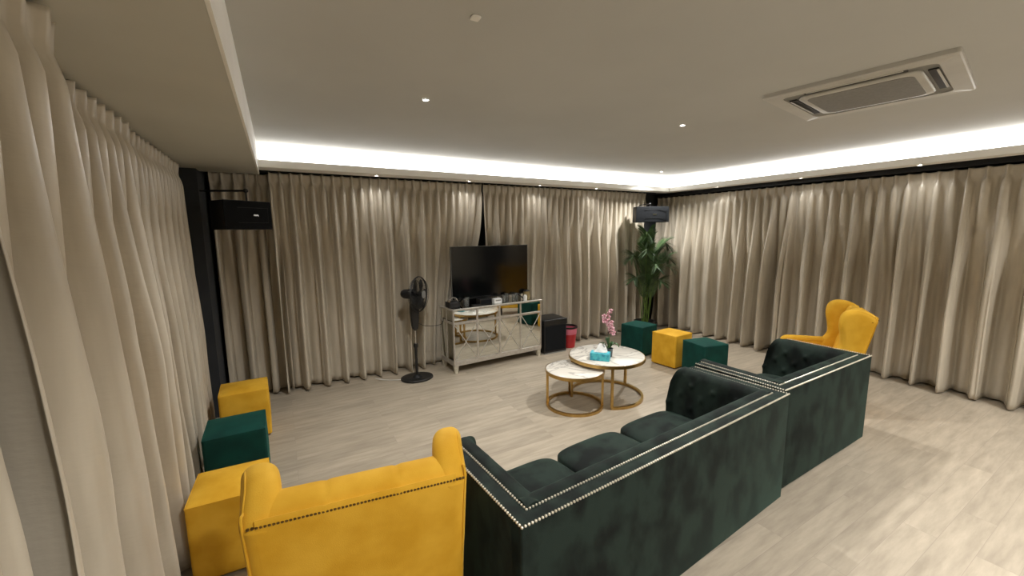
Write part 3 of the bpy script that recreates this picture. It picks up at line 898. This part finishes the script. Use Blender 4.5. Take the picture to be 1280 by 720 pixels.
# ------------------------------------------------------------------ subwoofer and bin
sw = thing('subwoofer', 'black box subwoofer on the floor right of the mirrored sideboard', 'speaker', (3.29, 4.76, 0), rad(-1))
boxo('cabinet', M_blackw, (0, .40, 0, .36, .015, .44), sw, bev=.006, seg=2)
boxo('lid', M_black, (-.01, .41, -.012, .37, .43, .52), sw, bev=.012, seg=3)
boxo('front_grille', M_grille, (.02, .38, -.008, .004, .05, .415), sw, bev=.003, seg=1)
boxo('base_plate', M_grey, (.005, .395, -.004, .35, .0, .018), sw, bev=.002, seg=1)
bn = thing('waste_bin', 'red bin with pink band and black rim beside the black subwoofer', 'bin', (3.87, 4.93, 0))
bm = B(); lathe(bm, [(0, 0), (.10, 0), (.125, .22), (.121, .22), (.096, .006), (0, .006)], 32); finish(bm, 'bucket', M_red, bn)
bm = B(); lathe(bm, [(.125, .215), (.134, .31), (.130, .31), (.121, .215), (.125, .215)], 32); finish(bm, 'band', M_pink, bn)
bm = B(); lathe(bm, [(.128, .305), (.14, .31), (.138, .335), (.128, .335), (.124, .305), (.128, .305)], 32); finish(bm, 'rim', M_black, bn)

# ------------------------------------------------------------------ wall speakers
def wall_speaker(label, loc, rz, W, H, D, arm, badge_u=0.12):
    """origin: bottom of front face centre; front faces -y"""
    t = thing('wall_speaker', label, 'speaker', loc, rz, 'black wall speakers')
    bm = B(); box(bm, -W / 2, W / 2, .012, D, 0, H, bev=.006, seg=2)
    finish(bm, 'cabinet', M_blackw, t, angle=40)
    bm = B(); ol = [(-W / 2, .014), (W / 2, .014)] + [(W / 2 - W * k / 16, .004 - .02 * sin(pi * k / 16)) for k in range(17)]
    slab(bm, ol, .004, H - .004, 'z', bev=.003, seg=1); finish(bm, 'grille', M_grille, t, angle=40)
    bm = B()
    for z in (H * .24, H * .76): box(bm, -W * .25, W * .40, -.0185, -.0135, z - .0015, z + .0015)
    box(bm, W * .40, W * .403, -.012, -.008, H * .24, H * .76)
    box(bm, -W / 2, W / 2, .003, .012, H - .003, H + .001); box(bm, -W / 2, W / 2, .003, .012, -.001, .003)
    finish(bm, 'trim_line', M_grey if False else M_black, t, smooth=False)
    bm = B(); box(bm, badge_u * W - W * .055, badge_u * W + W * .055, -.021, -.014, H * .47, H * .53, bev=.001, seg=1)
    finish(bm, 'badge', M_chrome, t, smooth=False)
    bm = B()
    for p in arm: tube(bm, p, .009, 8)
    sph(bm, arm[0][-1], .022, 2)
    bq = finish(bm, 'bracket', M_black, t)
    return t
a = rad(33)
wl = (-.205, 4.47, 1.855)
def toloc(loc, rz, p):
    v = Matrix.Rotation(-rz, 4, 'Z') @ (Vector(p) - Vector(loc)); return v
A1 = toloc(wl, a, (-.60, 4.86, 2.225)); A2 = toloc(wl, a, (-.22, 4.58, 2.215))
wall_speaker('black wide wall speaker on a bracket in the left corner', wl, a, .42, .26, .24, [[A1, A2], [A2, A2 - Vector((0, 0, .12))]], .12)
wr = (5.36, 4.64, 1.945)
ar = rad(-32) * 1.0
R1 = toloc(wr, ar, (5.62, 5.30, 2.25)); R2 = toloc(wr, ar, (5.47, 4.80, 2.25))
wall_speaker('black wide wall speaker above the palm in the far right corner', wr, ar, .53, .255, .24, [[R1, R2], [R2, R2 - Vector((0, 0, .12))]], .05)

# ------------------------------------------------------------------ areca palm
pl = thing('potted_palm', 'tall green potted palm in the far corner behind the green pouf', 'plant', (5.28, 4.66, 0))
bm = B(); lathe(bm, [(0, 0), (.13, 0), (.17, .28), (.18, .30), (.16, .30), (.15, .26), (0, .26)], 28); finish(bm, 'pot', M_pot, pl)
bm = B(); lathe(bm, [(0, .265), (.152, .262), (.152, .25), (0, .25)], 24); finish(bm, 'soil', M_soil, pl)
random.seed(11)
fr = [(205, .16, 1.78), (250, .10, 1.66), (170, .34, 1.42), (290, .30, 1.52), (330, .36, 1.62), (230, .34, 1.28), (310, .42, 1.22), (200, .42, 1.08), (265, .32, 1.02),
      (140, .26, 1.40), (350, .40, 1.38), (275, .18, 1.42), (225, .26, 1.52)]
for k, (az, reach, hgt) in enumerate(fr):
    a = rad(az + random.uniform(-10, 10)); reach *= .85; dx, dy = cos(a), sin(a)
    bx, by = .05 * cos(k * 2.4), .05 * sin(k * 2.4)
    pts = smooth_line([(bx, by, .25), (bx + dx * reach * .15, by + dy * reach * .15, hgt * .45), (bx + dx * reach * .38, by + dy * reach * .38, hgt * .72),
                       (bx + dx * reach * .68, by + dy * reach * .68, hgt * .92), (bx + dx * reach * 1.0, by + dy * reach * 1.0, hgt * 1.0), (bx + dx * reach * 1.22, by + dy * reach * 1.22, hgt * .96)], 8)
    bm = B(); tube(bm, pts, .0065, 6, r1=.0015); st = finish(bm, 'stem', M_stem, pl)
    bm = B(); n = len(pts)
    for i in range(int(n * .36), n - 1):
        for sub in (0, .33, .66):
            p = pts[i].lerp(pts[i + 1], sub); d = (pts[i + 1] - pts[i]).normalized()
            side = d.cross(Vector((0, 0, 1))); side = side.normalized() if side.length > .05 else Vector((-dy, dx, 0))
            u = (i + sub - n * .36) / (n * .64); ll = .24 * sin(pi * (u * .7 + .2)) + .03
            for s in (-1, 1):
                dirv = (side * s * .62 + d * .9 + Vector((0, 0, .06 + random.uniform(-.12, .12)))).normalized()
                prev = None; wv = d.cross(dirv).cross(dirv).normalized()
                for j in range(5):
                    tt = j / 4; c = p + dirv * ll * tt + Vector((0, 0, -.18 * ll * tt * tt))
                    ww = .0046 * (sin(pi * (tt * .85 + .12)) + .05) if j < 4 else .0004
                    cur = (bm.verts.new(c + wv * ww), bm.verts.new(c - wv * ww))
                    if prev: bm.faces.new((prev[0], prev[1], cur[1], cur[0]))
                    prev = cur
    finish(bm, 'frond', M_leaf, st, angle=180)

# ------------------------------------------------------------------ cassette air conditioner
ac = thing('air_conditioner', 'white ceiling cassette air conditioner with grey centre grille', 'air conditioner', (3.50, 1.275, ZC), rad(8))
h = .465
def rrect(a, b, r, n=6):
    out = []
    for cx, cy, s in ((a - r, b - r, 0), (-a + r, b - r, 90), (-a + r, -b + r, 180), (a - r, -b + r, 270)):
        for k in range(n + 1):
            t = rad(s + 90 * k / n); out.append((cx + r * cos(t), cy + r * sin(t)))
    return out
def ringslab(bm, o, i, z0, z1):
    n = len(o)
    V = [[bm.verts.new((*p, z)) for p in q] for q, z in ((o, z1), (o, z0 + .006), ([(x * .985, y * .985) for x, y in o], z0), (i, z0), (i, z1))]
    for a, b_ in zip(V, V[1:]):
        for k in range(n): bm.faces.new((a[k], a[(k + 1) % n], b_[(k + 1) % n], b_[k]))
bm = B(); ringslab(bm, rrect(h, h, .02), rrect(h - .09, h - .09, .05), -.03, 0); finish(bm, 'outer_frame', M_acwhite, ac, angle=35)
bm = B(); slab(bm, rrect(h - .085, h - .085, .05), -.02, 0, 'z', bev=0); finish(bm, 'recess', M_grey, ac, smooth=False)
bm = B(); slab(bm, rrect(h - .16, h - .16, .06), -.040, -.015, 'z', bev=.012, seg=3)
gr = finish(bm, 'centre_panel', M_acwhite, ac, angle=50)
bm = B(); slab(bm, rrect(h - .20, h - .20, .05), -.0425, -.038, 'z', bev=.001, seg=1); finish(bm, 'grille', M_acgrille, gr, smooth=False)
for k in range(4):
    bm = B(); box(bm, -.25, .25, -.022, .022, -.006, .0, M=Matrix.Translation((0, 0, -.022))); 
    o = finish(bm, 'air_slot', M_black, ac, smooth=False); o.rotation_euler = (0, 0, k * pi / 2)
    o.location = ((h - .122) * cos(k * pi / 2 + pi / 2), (h - .122) * sin(k * pi / 2 + pi / 2), 0)
    bm = B(); box(bm, -.235, .235, .004, .016, -.034, -.030, bev=.002, seg=1, M=Matrix.Rotation(rad(12), 4, 'X')); finish(bm, 'louver', M_acwhite, o)

# small blue item at the curtain hem on the right
o = tag(boxo('blue_lid', M_blue, (5.86, 5.96, 3.72, 3.80, 0, .03), bev=.01), 'small blue plastic lid on the floor at the right curtain hem', 'lid')
